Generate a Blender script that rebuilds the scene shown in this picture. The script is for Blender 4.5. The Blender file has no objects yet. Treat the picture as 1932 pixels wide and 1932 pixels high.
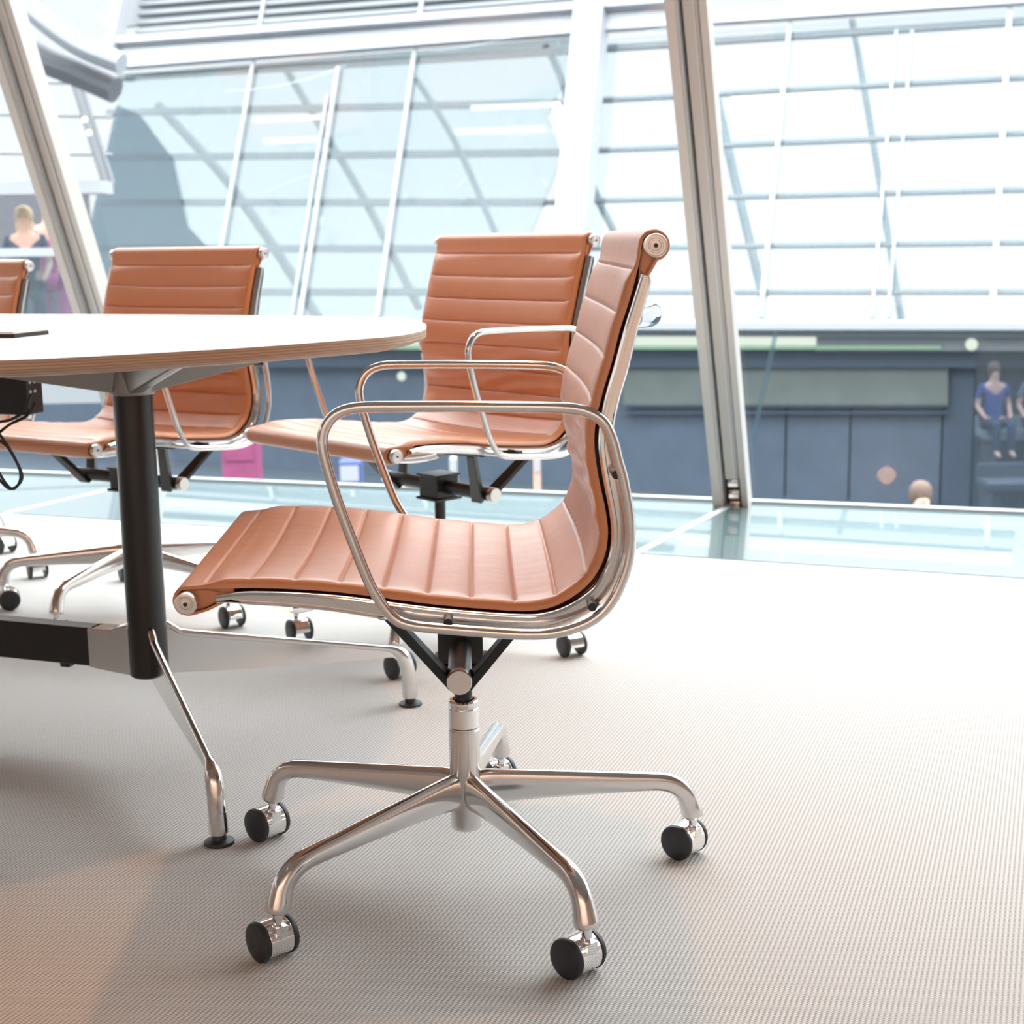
import bpy, bmesh, math, random
from mathutils import Vector, Matrix
random.seed(4)
S = bpy.context.scene
COL = S.collection
PI = math.pi
cos, sin, R = math.cos, math.sin, math.radians

# ------------------------------------------------------------------ camera
PITCH, ROLL, CAMH, FPX = 0.1835, -0.0164, 0.8778, 2817.0
fwd = Vector((0, cos(PITCH), -sin(PITCH)))
upv = Vector((0, sin(PITCH), cos(PITCH)))
rgt = Vector((1, 0, 0))
xim = cos(ROLL)*rgt + sin(ROLL)*upv
yim = -sin(ROLL)*rgt + cos(ROLL)*upv
cd = bpy.data.cameras.new('camera'); cam = bpy.data.objects.new('camera', cd); COL.objects.link(cam)
m = Matrix((xim, yim, -fwd)).transposed().to_4x4(); m.translation = (0, 0, CAMH)
cam.matrix_world = m
cd.sensor_fit = 'HORIZONTAL'; cd.sensor_width = 24; cd.sensor_height = 24; cd.lens = FPX/1932*24
cd.clip_start = 0.05; cd.clip_end = 300
cd.dof.use_dof = True; cd.dof.focus_distance = 1.95; cd.dof.aperture_fstop = 5.6
S.camera = cam
CAM = Vector((0, 0, CAMH))

# ------------------------------------------------------------------ world, lights, exposure
W = bpy.data.worlds.new('world'); S.world = W; W.use_nodes = True
nt = W.node_tree; nt.nodes.clear()
tc = nt.nodes.new('ShaderNodeTexCoord'); sp = nt.nodes.new('ShaderNodeSeparateXYZ')
mr = nt.nodes.new('ShaderNodeMapRange'); mr.interpolation_type = 'SMOOTHSTEP'
mr.inputs['From Min'].default_value = 0.16; mr.inputs['From Max'].default_value = 0.55
mr.inputs['To Min'].default_value = 1.12; mr.inputs['To Max'].default_value = 8.2
bg = nt.nodes.new('ShaderNodeBackground'); bg.inputs['Color'].default_value = (0.93, 0.965, 1.0, 1)
wo = nt.nodes.new('ShaderNodeOutputWorld')
nt.links.new(tc.outputs['Generated'], sp.inputs[0]); nt.links.new(sp.outputs['Z'], mr.inputs['Value'])
nt.links.new(mr.outputs[0], bg.inputs['Strength']); nt.links.new(bg.outputs[0], wo.inputs[0])

def area(name, loc, rot, size, power, color, sy=None):
    l = bpy.data.lights.new(name, 'AREA'); l.energy = power; l.color = color; l.size = size
    if sy: l.shape = 'RECTANGLE'; l.size_y = sy
    o = bpy.data.objects.new(name, l); o.location = loc; o.rotation_euler = rot; COL.objects.link(o); return o
WARM = (1.0, 0.70, 0.53)
area('rear_fill_light', (-1.5, -2.6, 2.9), (R(-50), 0, 0), 9.0, 370, (1, .87, .77), .4)  # unseen fill light, added to bounce warmth off the back wall onto the chairs
def downlight(loc, tgt, deg, power, blend):
    l = bpy.data.lights.new('downlight', 'SPOT'); l.energy = power; l.color = (1.0, .50, .24); l.spot_size = R(deg); l.spot_blend = blend; l.shadow_soft_size = .05
    o = bpy.data.objects.new('downlight', l); o.location = loc; COL.objects.link(o)
    o.rotation_euler = (Vector(tgt)-Vector(loc)).to_track_quat('-Z', 'Y').to_euler()
downlight((.12, 2.35, 2.93), (.12, 2.0, 0), 120, 70, .6)
downlight((-1.45, .75, 2.93), (-.72, 1.36, 0), 22, 85, 1.0)

S.view_settings.view_transform = 'Standard'; S.view_settings.look = 'None'
S.view_settings.exposure = 0.0; S.view_settings.gamma = 1.0
S.view_settings.use_curve_mapping = False

# ------------------------------------------------------------------ materials
def mat(name, col=(.8,.8,.8), rough=.5, metal=0., **k):
    m = bpy.data.materials.new(name); m.use_nodes = True
    b = m.node_tree.nodes['Principled BSDF']
    b.inputs['Base Color'].default_value = (*col, 1); b.inputs['Roughness'].default_value = rough
    b.inputs['Metallic'].default_value = metal
    for n, v in k.items(): b.inputs[n.replace('_', ' ')].default_value = v
    return m
def noise_bump(m, scale, strength, dist=.001, stretch=(1,1,1), detail=4, colvar=0):
    nt = m.node_tree; b = nt.nodes['Principled BSDF']
    tc = nt.nodes.new('ShaderNodeTexCoord'); mp = nt.nodes.new('ShaderNodeMapping'); mp.inputs['Scale'].default_value = stretch
    n = nt.nodes.new('ShaderNodeTexNoise'); n.inputs['Scale'].default_value = scale; n.inputs['Detail'].default_value = detail
    bp = nt.nodes.new('ShaderNodeBump'); bp.inputs['Strength'].default_value = strength; bp.inputs['Distance'].default_value = dist
    nt.links.new(tc.outputs['Object'], mp.inputs[0]); nt.links.new(mp.outputs[0], n.inputs['Vector'])
    nt.links.new(n.outputs['Fac'], bp.inputs['Height']); nt.links.new(bp.outputs[0], b.inputs['Normal'])
    if colvar:
        base = b.inputs['Base Color'].default_value[:]
        mx = nt.nodes.new('ShaderNodeMix'); mx.data_type = 'RGBA'
        mx.inputs[6].default_value = (*[c*(1-colvar) for c in base[:3]], 1); mx.inputs[7].default_value = (*[min(1, c*(1+colvar)) for c in base[:3]], 1)
        nt.links.new(n.outputs['Fac'], mx.inputs[0]); nt.links.new(mx.outputs[2], b.inputs['Base Color'])
    return m
def leather_mat():
    m = mat('tan_leather', (.55, .20, .085), .40, 0, Specular_IOR_Level=.75, Sheen_Weight=.14, Sheen_Roughness=.45, Coat_Weight=.15, Coat_Roughness=.28)
    nt = m.node_tree; b = nt.nodes['Principled BSDF']; L = nt.links
    tc = nt.nodes.new('ShaderNodeTexCoord')
    n1 = nt.nodes.new('ShaderNodeTexNoise'); n1.inputs['Scale'].default_value = 420; n1.inputs['Detail'].default_value = 3
    n2 = nt.nodes.new('ShaderNodeTexNoise'); n2.inputs['Scale'].default_value = 1; n2.inputs['Detail'].default_value = 3
    mp = nt.nodes.new('ShaderNodeMapping'); mp.inputs['Scale'].default_value = (10, 42, 38)
    L.new(tc.outputs['Object'], n1.inputs['Vector']); L.new(tc.outputs['Object'], mp.inputs[0]); L.new(mp.outputs[0], n2.inputs['Vector'])
    b1 = nt.nodes.new('ShaderNodeBump'); b1.inputs['Strength'].default_value = .25; b1.inputs['Distance'].default_value = .0004
    b2 = nt.nodes.new('ShaderNodeBump'); b2.inputs['Strength'].default_value = .22; b2.inputs['Distance'].default_value = .0035
    L.new(n1.outputs['Fac'], b1.inputs['Height']); L.new(n2.outputs['Fac'], b2.inputs['Height']); L.new(b1.outputs[0], b2.inputs['Normal'])
    L.new(b2.outputs[0], b.inputs['Normal'])
    n3 = nt.nodes.new('ShaderNodeTexNoise'); n3.inputs['Scale'].default_value = 9; n3.inputs['Detail'].default_value = 4
    L.new(tc.outputs['Object'], n3.inputs['Vector'])
    mx = nt.nodes.new('ShaderNodeMix'); mx.data_type = 'RGBA'
    mx.inputs[6].default_value = (.55, .205, .082, 1); mx.inputs[7].default_value = (.64, .255, .108, 1)
    L.new(n3.outputs['Fac'], mx.inputs[0]); L.new(mx.outputs[2], b.inputs['Base Color'])
    return m
def carpet_mat():
    m = mat('woven_carpet', (.5, .48, .45), .95)
    nt = m.node_tree; b = nt.nodes['Principled BSDF']; L = nt.links
    tc = nt.nodes.new('ShaderNodeTexCoord'); mp = nt.nodes.new('ShaderNodeMapping')
    mp.inputs['Rotation'].default_value = (0, 0, R(20.4)); L.new(tc.outputs['Object'], mp.inputs[0])
    sp = nt.nodes.new('ShaderNodeSeparateXYZ'); L.new(mp.outputs[0], sp.inputs[0])
    def mth(op, a, bb=None):
        n = nt.nodes.new('ShaderNodeMath'); n.operation = op
        for i, v in enumerate((a, bb)):
            if v is None: continue
            if isinstance(v, (int, float)): n.inputs[i].default_value = v
            else: L.new(v, n.inputs[i])
        return n.outputs[0]
    X, Y = sp.outputs['X'], sp.outputs['Y']
    rib = mth('FLOOR', mth('MULTIPLY', X, 1/.0062))
    a = mth('SINE', mth('MULTIPLY', X, 2*PI/.0062))
    c = mth('SINE', mth('MULTIPLY', mth('ADD', mth('MULTIPLY', Y, 1/.0040), mth('MULTIPLY', rib, .5)), 2*PI))
    h = mth('ADD', mth('ADD', mth('MULTIPLY', a, .28), mth('MULTIPLY', c, .20)), .48)
    nz = nt.nodes.new('ShaderNodeTexNoise'); nz.inputs['Scale'].default_value = 260; nz.inputs['Detail'].default_value = 2
    L.new(tc.outputs['Object'], nz.inputs['Vector'])
    h2 = mth('ADD', h, mth('MULTIPLY', nz.outputs['Fac'], .30))
    cr = nt.nodes.new('ShaderNodeValToRGB'); L.new(h2, cr.inputs[0])
    cr.color_ramp.elements[0].position = .12; cr.color_ramp.elements[0].color = (.27, .26, .24, 1)
    cr.color_ramp.elements[1].position = .75; cr.color_ramp.elements[1].color = (.62, .60, .575, 1)
    L.new(cr.outputs[0], b.inputs['Base Color'])
    bp = nt.nodes.new('ShaderNodeBump'); bp.inputs['Strength'].default_value = .6; bp.inputs['Distance'].default_value = .002
    L.new(h2, bp.inputs['Height']); L.new(bp.outputs[0], b.inputs['Normal'])
    return m
def glass_mat(name, tint, refl, body=0., bodycol=(1,1,1)):
    m = bpy.data.materials.new(name); m.use_nodes = True; nt = m.node_tree; nt.nodes.clear(); L = nt.links
    tr = nt.nodes.new('ShaderNodeBsdfTransparent'); tr.inputs[0].default_value = (*tint, 1)
    gl = nt.nodes.new('ShaderNodeBsdfGlossy'); gl.inputs['Roughness'].default_value = .02
    mx = nt.nodes.new('ShaderNodeMixShader'); mx.inputs[0].default_value = refl
    L.new(tr.outputs[0], mx.inputs[1]); L.new(gl.outputs[0], mx.inputs[2]); out = mx
    if body:
        df = nt.nodes.new('ShaderNodeBsdfDiffuse'); df.inputs[0].default_value = (*bodycol, 1)
        m2 = nt.nodes.new('ShaderNodeMixShader'); m2.inputs[0].default_value = body
        L.new(mx.outputs[0], m2.inputs[1]); L.new(df.outputs[0], m2.inputs[2]); out = m2
    o = nt.nodes.new('ShaderNodeOutputMaterial'); L.new(out.outputs[0], o.inputs[0]); return m
def emit_mat(name, col, s):
    m = bpy.data.materials.new(name); m.use_nodes = True; nt = m.node_tree; nt.nodes.clear()
    e = nt.nodes.new('ShaderNodeEmission'); e.inputs[0].default_value = (*col, 1); e.inputs[1].default_value = s
    o = nt.nodes.new('ShaderNodeOutputMaterial'); nt.links.new(e.outputs[0], o.inputs[0]); return m
M = {
 'leather': leather_mat(), 'carpet': carpet_mat(),
 'alu': mat('polished_aluminium', (.72, .70, .685), .13, 1.),
 'chrome': mat('chrome', (.88, .88, .88), .06, 1.),
 'brushed': noise_bump(mat('brushed_cap', (.70, .66, .63), .33, 1.), 300, .05),
 'black': noise_bump(mat('black_lacquer', (.013, .011, .011), .28), 50, .03),
 'blackplastic': noise_bump(mat('black_plastic', (.018, .02, .024), .45), 300, .1, .0003),
 'steelblack': mat('black_steel', (.02, .022, .024), .3, .3),
 'white': noise_bump(mat('white_laminate', (.86, .86, .855), .38), 300, .04, .0002),
 'anod': noise_bump(mat('anodised_frame', (.60, .56, .52), .42, .35), 40, .03),
 'anodlight': mat('anodised_frame_pale', (.66, .67, .68), .35, .3),
 'silk': mat('satin_sill', (.38, .42, .44), .4),
 'gasket': mat('dark_gasket_and_shade', (.09, .085, .08), .6),
 'room': noise_bump(mat('warm_wall_paint', (.57, .46, .40), .8), 40, .1),
 'ceil': noise_bump(mat('ceiling_paint', (.30, .27, .25), .8), 40, .1),
 'glass': glass_mat('window_glass', (.965, .985, .985), .04),
 'teal': glass_mat('teal_reflection_glass', (.78, .84, .86), .05, .17, (.12, .15, .16)),
 'tealdark': glass_mat('dark_reflection_glass', (.58, .71, .77), .04, .36, (.035, .055, .07)),
 'smoke': glass_mat('smoked_glass', (.50, .55, .62), .06),
 'castgrey': mat('cast_grey_metal', (.30, .285, .275), .38, .6),
 'clear': glass_mat('pale_glass', (.95, .985, 1.0), .02),
 'railglass': glass_mat('rail_glass', (.66, .78, .82), .05, .15, (.10, .14, .16)),
 'whiteframe': mat('white_painted_steel', (.36, .37, .39), .5),
 'paleframe': mat('pale_grey_steel', (.19, .20, .215), .5),
 'bar': mat('blue_grey_steel', (.085, .10, .11), .5),
 'strut': mat('teal_grey_steel', (.06, .085, .098), .5),
 'slate': noise_bump(mat('slate_cladding', (.055, .072, .105), .45), 3, .05, .01, colvar=.25),
 'olive': noise_bump(mat('olive_grey_cladding', (.095, .108, .10), .6), 3, .05, .01, colvar=.2),
 'navy': mat('navy_panel', (.032, .045, .075), .5),
 'hallfloor': noise_bump(mat('dark_hall_floor', (.055, .068, .088), .5), 1.5, .02, .01, colvar=.2),
 'conc': noise_bump(mat('light_concrete', (.26, .27, .28), .8), 5, .1),
 'greycl': noise_bump(mat('grey_cladding', (.10, .105, .12), .7), 5, .1),
 'pink': mat('pink_fabric', (.50, .07, .23), .7), 'pinksign': noise_bump(mat('pink_board', (.26, .04, .12), .5), 8, .05, .01, colvar=.3),
 'skin': mat('skin', (.62, .36, .27), .6), 'blonde': mat('blonde_hair', (.55, .40, .24), .6),
 'darkhair': mat('brown_hair', (.12, .07, .05), .6), 'navyfab': mat('navy_fabric', (.03, .045, .09), .8),
 'bluefab': mat('blue_fabric', (.045, .07, .22), .8), 'greyfab': mat('grey_fabric', (.16, .17, .2), .8),
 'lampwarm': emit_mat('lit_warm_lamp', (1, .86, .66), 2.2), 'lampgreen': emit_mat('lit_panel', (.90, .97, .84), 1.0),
 'greenedge': mat('green_glass_edge', (.28, .42, .27), .4),
}
def ply_mat():
    m = mat('plywood', (.6, .42, .27), .5); nt = m.node_tree; b = nt.nodes['Principled BSDF']; L = nt.links
    tc = nt.nodes.new('ShaderNodeTexCoord'); sp = nt.nodes.new('ShaderNodeSeparateXYZ'); L.new(tc.outputs['Object'], sp.inputs[0])
    a = nt.nodes.new('ShaderNodeMath'); a.operation = 'MULTIPLY'; a.inputs[1].default_value = 2*PI/.0042; L.new(sp.outputs['Z'], a.inputs[0])
    s = nt.nodes.new('ShaderNodeMath'); s.operation = 'SINE'; L.new(a.outputs[0], s.inputs[0])
    nz = nt.nodes.new('ShaderNodeTexNoise'); nz.inputs['Scale'].default_value = 25; nz.inputs['Detail'].default_value = 5; L.new(tc.outputs['Object'], nz.inputs['Vector'])
    ad = nt.nodes.new('ShaderNodeMath'); ad.operation = 'ADD'; L.new(s.outputs[0], ad.inputs[0]); L.new(nz.outputs['Fac'], ad.inputs[1])
    cr = nt.nodes.new('ShaderNodeValToRGB'); L.new(ad.outputs[0], cr.inputs[0])
    cr.color_ramp.elements[0].position = .1; cr.color_ramp.elements[0].color = (.38, .25, .165, 1)
    cr.color_ramp.elements[1].position = 1.; cr.color_ramp.elements[1].color = (.50, .36, .25, 1)
    L.new(cr.outputs[0], b.inputs['Base Color']); return m
M['ply'] = ply_mat()
def strip_mat():
    # back-painted glass: pale teal body under a clear, mirror smooth face
    m = mat('teal_backed_glass', (.13, .175, .18), .25, 0, Coat_Weight=1.0, Coat_Roughness=.01, Coat_IOR=1.75)
    m.node_tree.nodes['Principled BSDF'].inputs['Coat Tint'].default_value = (.9, .98, 1, 1)
    return m
M['strip'] = strip_mat()

# ------------------------------------------------------------------ mesh helpers
def link(name, verts, faces, mats, parent=None, smooth=True, auto=None, mi=None):
    me = bpy.data.meshes.new(name); me.from_pydata([tuple(v) for v in verts], [], faces)
    if not isinstance(mats, (list, tuple)): mats = [mats]
    for q in mats: me.materials.append(q)
    bm = bmesh.new(); bm.from_mesh(me)
    bmesh.ops.remove_doubles(bm, verts=bm.verts, dist=1e-6)
    if mi is None: bmesh.ops.recalc_face_normals(bm, faces=bm.faces)
    bm.to_mesh(me); bm.free()
    if mi is not None and len(mi) == len(me.polygons):
        for p, i in zip(me.polygons, mi): p.material_index = i
    if smooth:
        me.polygons.foreach_set('use_smooth', [True]*len(me.polygons))
        try: me.set_sharp_from_angle(angle=R(auto or 38))
        except Exception: pass
    me.update()
    o = bpy.data.objects.new(name, me); COL.objects.link(o); o.parent = parent
    return o
class G:
    "collects simple solids into one mesh"
    def __init__(s): s.v = []; s.f = []; s.m = []
    def add(s, v, f, mi=0):
        b = len(s.v); s.v += [Vector(q) for q in v]; s.f += [tuple(b+i for i in q) for q in f]; s.m += [mi]*len(f)
    def box(s, c, d, rz=0, mi=0, bev=0):
        c = Vector(c); q = Matrix.Rotation(rz, 3, 'Z'); x, y, z = [k/2 for k in d]
        v = [c + q @ Vector((a*x, b*y, e*z)) for e in (-1, 1) for a, b in ((-1,-1),(1,-1),(1,1),(-1,1))]
        s.add(v, [(3,2,1,0),(4,5,6,7),(0,1,5,4),(1,2,6,5),(2,3,7,6),(3,0,4,7)], mi)
    def hexa(s, a, b, mi=0):     # two quads a (4 pts) and b (4 pts)
        s.add(list(a)+list(b), [(3,2,1,0),(4,5,6,7),(0,1,5,4),(1,2,6,5),(2,3,7,6),(3,0,4,7)], mi)
    def lathe(s, prof, o=(0,0,0), ax=(0,0,1), n=32, mi=0, cap=True):
        ax = Vector(ax).normalized(); t = Vector((1,0,0)) if abs(ax.x) < .9 else Vector((0,1,0))
        e1 = ax.cross(t).normalized(); e2 = ax.cross(e1); o = Vector(o)
        v = []; f = []
        for r, h in prof:
            for i in range(n):
                a = 2*PI*i/n; v.append(o + ax*h + (e1*cos(a)+e2*sin(a))*max(r, 1e-5))
        for j in range(len(prof)-1):
            for i in range(n):
                k = (i+1) % n; f.append((j*n+i, j*n+k, (j+1)*n+k, (j+1)*n+i))
        if cap: f.append(tuple(range(n-1, -1, -1))); f.append(tuple((len(prof)-1)*n+i for i in range(n)))
        s.add(v, f, mi)
    def sweep(s, pts, rad, n=14, closed=False, up=None, mi=0, power=2.0):
        "pts: Vectors; rad: float or list of (a,b): a along frame normal, b along binormal; up keeps b across that plane"
        P = [Vector(p) for p in pts]; N = len(P)
        if isinstance(rad, (int, float)): rad = [(rad, rad)]*N
        rad = [(q, q) if isinstance(q, (int, float)) else q for q in rad]
        T = []
        for i in range(N):
            a = P[(i-1) % N] if (closed or i > 0) else P[i]; b = P[(i+1) % N] if (closed or i < N-1) else P[i]
            T.append((b-a).normalized())
        v = []
        nrm = None
        for i in range(N):
            if up is not None:
                bn = Vector(up).normalized(); nn = bn.cross(T[i]).normalized()
            else:
                if nrm is None:
                    t = Vector((0,0,1)) if abs(T[i].z) < .9 else Vector((1,0,0)); nrm = (t - T[i]*t.dot(T[i])).normalized()
                else: nrm = (nrm - T[i]*nrm.dot(T[i])).normalized()
                nn = nrm; bn = T[i].cross(nn)
            for k in range(n):
                a = 2*PI*k/n; ca, sa = cos(a), sin(a)
                e = 2/power; x = math.copysign(abs(ca)**e, ca); y = math.copysign(abs(sa)**e, sa)
                v.append(P[i] + nn*x*rad[i][0] + bn*y*rad[i][1])
        f = []
        for i in range(N if closed else N-1):
            j = (i+1) % N
            for k in range(n):
                l = (k+1) % n; f.append((i*n+k, i*n+l, j*n+l, j*n+k))
        if not closed: f.append(tuple(range(n-1, -1, -1))); f.append(tuple((N-1)*n+k for k in range(n)))
        s.add(v, f, mi)
    def prism(s, poly, up, mi=0):      # poly of 3D points, extruded by vector up
        up = Vector(up); n = len(poly); v = [Vector(p) for p in poly]; v += [p+up for p in v]
        f = [tuple(range(n-1, -1, -1)), tuple(range(n, 2*n))] + [(i, (i+1) % n, n+(i+1) % n, n+i) for i in range(n)]
        s.add(v, f, mi)
    def build(s, name, mats, parent=None, smooth=True, auto=None, bev=0):
        multi = isinstance(mats, (list, tuple)) and len(mats) > 1
        me = bpy.data.meshes.new(name); me.from_pydata([tuple(v) for v in s.v], [], s.f)
        for q in (mats if isinstance(mats, (list, tuple)) else [mats]): me.materials.append(q)
        for p, i in zip(me.polygons, s.m): p.material_index = i
        bm = bmesh.new(); bm.from_mesh(me); bmesh.ops.recalc_face_normals(bm, faces=bm.faces); bm.to_mesh(me); bm.free()
        if smooth:
            me.polygons.foreach_set('use_smooth', [True]*len(me.polygons))
            try: me.set_sharp_from_angle(angle=R(auto or 38))
            except Exception: pass
        o = bpy.data.objects.new(name, me); COL.objects.link(o); o.parent = parent
        if bev:
            b = o.modifiers.new('bevel', 'BEVEL'); b.width = bev; b.segments = 3; b.limit_method = 'ANGLE'; b.angle_limit = R(35)
        return o
def crom(pts, per=8, closed=False):
    P = [Vector(p) for p in pts]; N = len(P); out = []
    rng = range(N) if closed else range(N-1)
    for i in rng:
        if closed: a, b, c, d = P[(i-1) % N], P[i], P[(i+1) % N], P[(i+2) % N]
        else: a, b, c, d = P[max(i-1, 0)], P[i], P[i+1], P[min(i+2, N-1)]
        for k in range(per):
            t = k/per
            out.append(.5*((2*b) + (c-a)*t + (2*a-5*b+4*c-d)*t*t + (3*b-a-3*c+d)*t**3))
    if not closed: out.append(P[-1])
    return out
def smooth_poly(P, it=2, closed=False):
    P = [Vector(p) for p in P]
    for _ in range(it):
        Q = P[:]
        for i in range(len(P)):
            if not closed and i in (0, len(P)-1): continue
            Q[i] = (P[i-1] + 2*P[i] + P[(i+1) % len(P)])/4
        P = Q
    return P
def resample(P, step):
    out = [P[0].copy()]; acc = 0; last = P[0]
    for q in P[1:]:
        d = (q-last).length
        while acc + d >= step:
            t = (step-acc)/d; last = last.lerp(q, t); out.append(last.copy()); d = (q-last).length; acc = 0
        acc += d; last = q
    return out
def tag(o, label=None, cat=None, group=None, kind=None):
    if label: o['label'] = label
    if cat: o['category'] = cat
    if group: o['group'] = group
    if kind: o['kind'] = kind
    return o
def empty(name, loc=(0,0,0), rz=0):
    o = bpy.data.objects.new(name, None); COL.objects.link(o); o.location = loc; o.rotation_euler = (0, 0, rz)
    o.empty_display_size = .1; return o
def struct(o): o['kind'] = 'structure'; return o
def ray(px, py):
    x, y = px-966, py-966; c, s = cos(ROLL), sin(ROLL)
    u = (c*x + s*y)/FPX; v = (-s*x + c*y)/FPX
    return fwd + u*rgt - v*upv
def hit(px, py, P0, n):            # point of a world plane seen in a given direction from the camera's place
    r = ray(px, py); t = (Vector(P0)-CAM).dot(n)/r.dot(n); return CAM + t*r

# ------------------------------------------------------------------ room shell
AX = R(-20.4)
EU = Vector((cos(R(-18.4)), sin(R(-18.4)), 0))       # direction of the facade base line
FB = Vector((.76, 4.85, 0))                          # a point of that line
LEAN = Vector((-.1445, -.348, 1.0))                     # facade leans into the room
def facade(t, h): return FB + EU*t + LEAN*h
EDGE0 = Vector((1.294, 3.685, 0)); EDU = Vector((.9305, -.3663, 0))
g = G()
a, b = EDGE0 - EDU*10.5, EDGE0 + EDU*4.2
g.prism([(a.x, a.y, -.06), (-9.2, -4, -.06), (5.2, -4, -.06), (b.x, b.y, -.06)], (0, 0, .06))
struct(g.build('floor', M['carpet'], smooth=False))
g = G()
c, d_ = facade(7.2, 0), facade(-9.2, 0)
g.prism([Vector((a.x, a.y, -.05)), Vector((b.x, b.y, -.05)), Vector((c.x, c.y, -.05)), Vector((d_.x, d_.y, -.05))], (0, 0, .045))
struct(g.build('trim_1', M['strip'], smooth=False))
g = G()      # thin edge profile between carpet and glass strip
e0, e1 = EDGE0 - EDU*10, EDGE0 + EDU*4; nn = Vector((-EDU.y, EDU.x, 0))
g.prism([e0+Vector((0,0,-.05)), e1+Vector((0,0,-.05)), e1+nn*.008+Vector((0,0,-.05)), e0+nn*.008+Vector((0,0,-.05))], (0, 0, .0515))
struct(g.build('trim_2', M['strut'], smooth=False))
# sill profile along the facade base
g = G(); nin = Vector((-EU.y, EU.x, 0))*-1
q0, q1 = facade(-9, 0), facade(6, 0)
g.prism([q0+Vector((0,0,-.05)), q1+Vector((0,0,-.05)), q1-nin*.04+Vector((0,0,-.05)), q0-nin*.04+Vector((0,0,-.05))], (0, 0, .054))
struct(g.build('trim_3', M['silk'], smooth=False))
HC = 3.0
g = G(); t0, t1 = facade(-9.2, HC), facade(7.2, HC)
g.prism([Vector((t0.x, t0.y, HC)), Vector((-9.2, -4, HC)), Vector((5.2, -4, HC)), Vector((t1.x, t1.y, HC))], (0, 0, .2))
struct(g.build('ceiling', M['ceil'], smooth=False))
g = G(); g.box((-2, -4.1, 1.5), (14.6, .2, 3.0)); struct(g.build('wall_back', M['room'], smooth=False))
g = G(); g.prism([(-9.2, -4, 0), (-9.4, -4, 0), (-9.4, 7.9, 0), (-9.2, 7.9, 0)], (0, 0, HC)); struct(g.build('wall_left', M['room'], smooth=False))
g = G(); g.prism([(5.2, -4, 0), (5.4, -4, 0), (5.4, 1.6, 0), (5.2, 1.6, 0)], (0, 0, HC)); struct(g.build('wall_right', M['room'], smooth=False))

# mullions
def mullion_at(t, name):
    fr = empty(name, facade(t, 0)); 
    H = 3.05; L = LEAN*H; nrm = EU.cross(LEAN).normalized()
    if nrm.y > 0: nrm = -nrm                       # pointing into the room
    def bar(g, u0, u1, d0, d1, z0=0., z1=1., mi=0):
        A = [EU*u0+nrm*d0, EU*u1+nrm*d0, EU*u1+nrm*d1, EU*u0+nrm*d1]
        g.hexa([p+L*z0 for p in A], [p+L*z1 for p in A], mi)
    g = G()
    bar(g, -.056, -.028, .0, .095); bar(g, -.028, -.023, .0, .078, mi=1)
    g.build('side_profile', [M['anod'], M['anodlight']], fr, smooth=False)
    g = G(); bar(g, .036, .055, .0, .07); bar(g, .031, .036, .0, .058, mi=1)
    g.build('side_profile', [M['anod'], M['anodlight']], fr, smooth=False)
    g = G(); bar(g, -.016, .026, .0, .052, z0=.035); bar(g, .013, .018, .052, .058, mi=1, z0=.035); bar(g, .026, .030, .0, .04, mi=1, z0=.035)
    g.build('centre_panel', [M['anod'], M['anodlight']], fr, smooth=False)
    g = G(); bar(g, -.024, .034, -.01, .012)
    g.build('gasket', M['gasket'], fr, smooth=False)
    g = G()
    for k, z in enumerate((.012, .05, .09)):
        c = EU*.006 + LEAN*z + nrm*.03
        g.lathe([(.011, -.018), (.014, -.012), (.014, .012), (.011, .018)], c, EU, 16)
        g.box(c + Vector((0, 0, -.012)), (.032, .03, .012), R(-18.4))
    g.build('foot_bracket', M['alu'], fr)
    fr['kind'] = 'structure'
    return fr
def t_for(px, py):
    n = EU.cross(LEAN).normalized(); p = hit(px, py, FB, n)
    # solve p = FB + EU t + LEAN h
    h = p.z; return (p - FB - LEAN*h).dot(EU)
tR = t_for(1340, 400); tL = t_for(138, 400)
SP = tR - tL
k = 0
for i in (-3, -2, -1, 0, 1, 2):
    k += 1
    mullion_at(tR + i*SP, 'window_%d' % k)
for j, i in enumerate((-3, -2, -1, 0, 1)):
    g = G(); a0, a1 = facade(tR+i*SP+.02, .0), facade(tR+(i+1)*SP-.02, .0)
    nrm = Vector((0, .008, 0))
    g.prism([a0, a1, a1+LEAN*3.02, a0+LEAN*3.02], nrm)
    struct(g.build('window_%d' % (j+7), M['glass'], smooth=False))
# joints across the glass strip at each mullion
for j, i in enumerate((-2, -1, 0, 1)):
    p = facade(tR+i*SP, 0); dr = Vector((-.37, -.72, 0)).normalized()
    # walk to the carpet edge
    nE = Vector((-EDU.y, EDU.x, 0)); tt = (p-EDGE0).dot(nE)/(-dr.dot(nE)); q = p + dr*tt
    w = Vector((-dr.y, dr.x, 0))*.011
    g = G(); zz = Vector((0, 0, -.012)); g.prism([p-w+zz, p+w+zz, q+w+zz, q-w+zz], (0, 0, .0095))
    struct(g.build('trim_%d' % (4+j), M['anodlight'], smooth=False))

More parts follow.
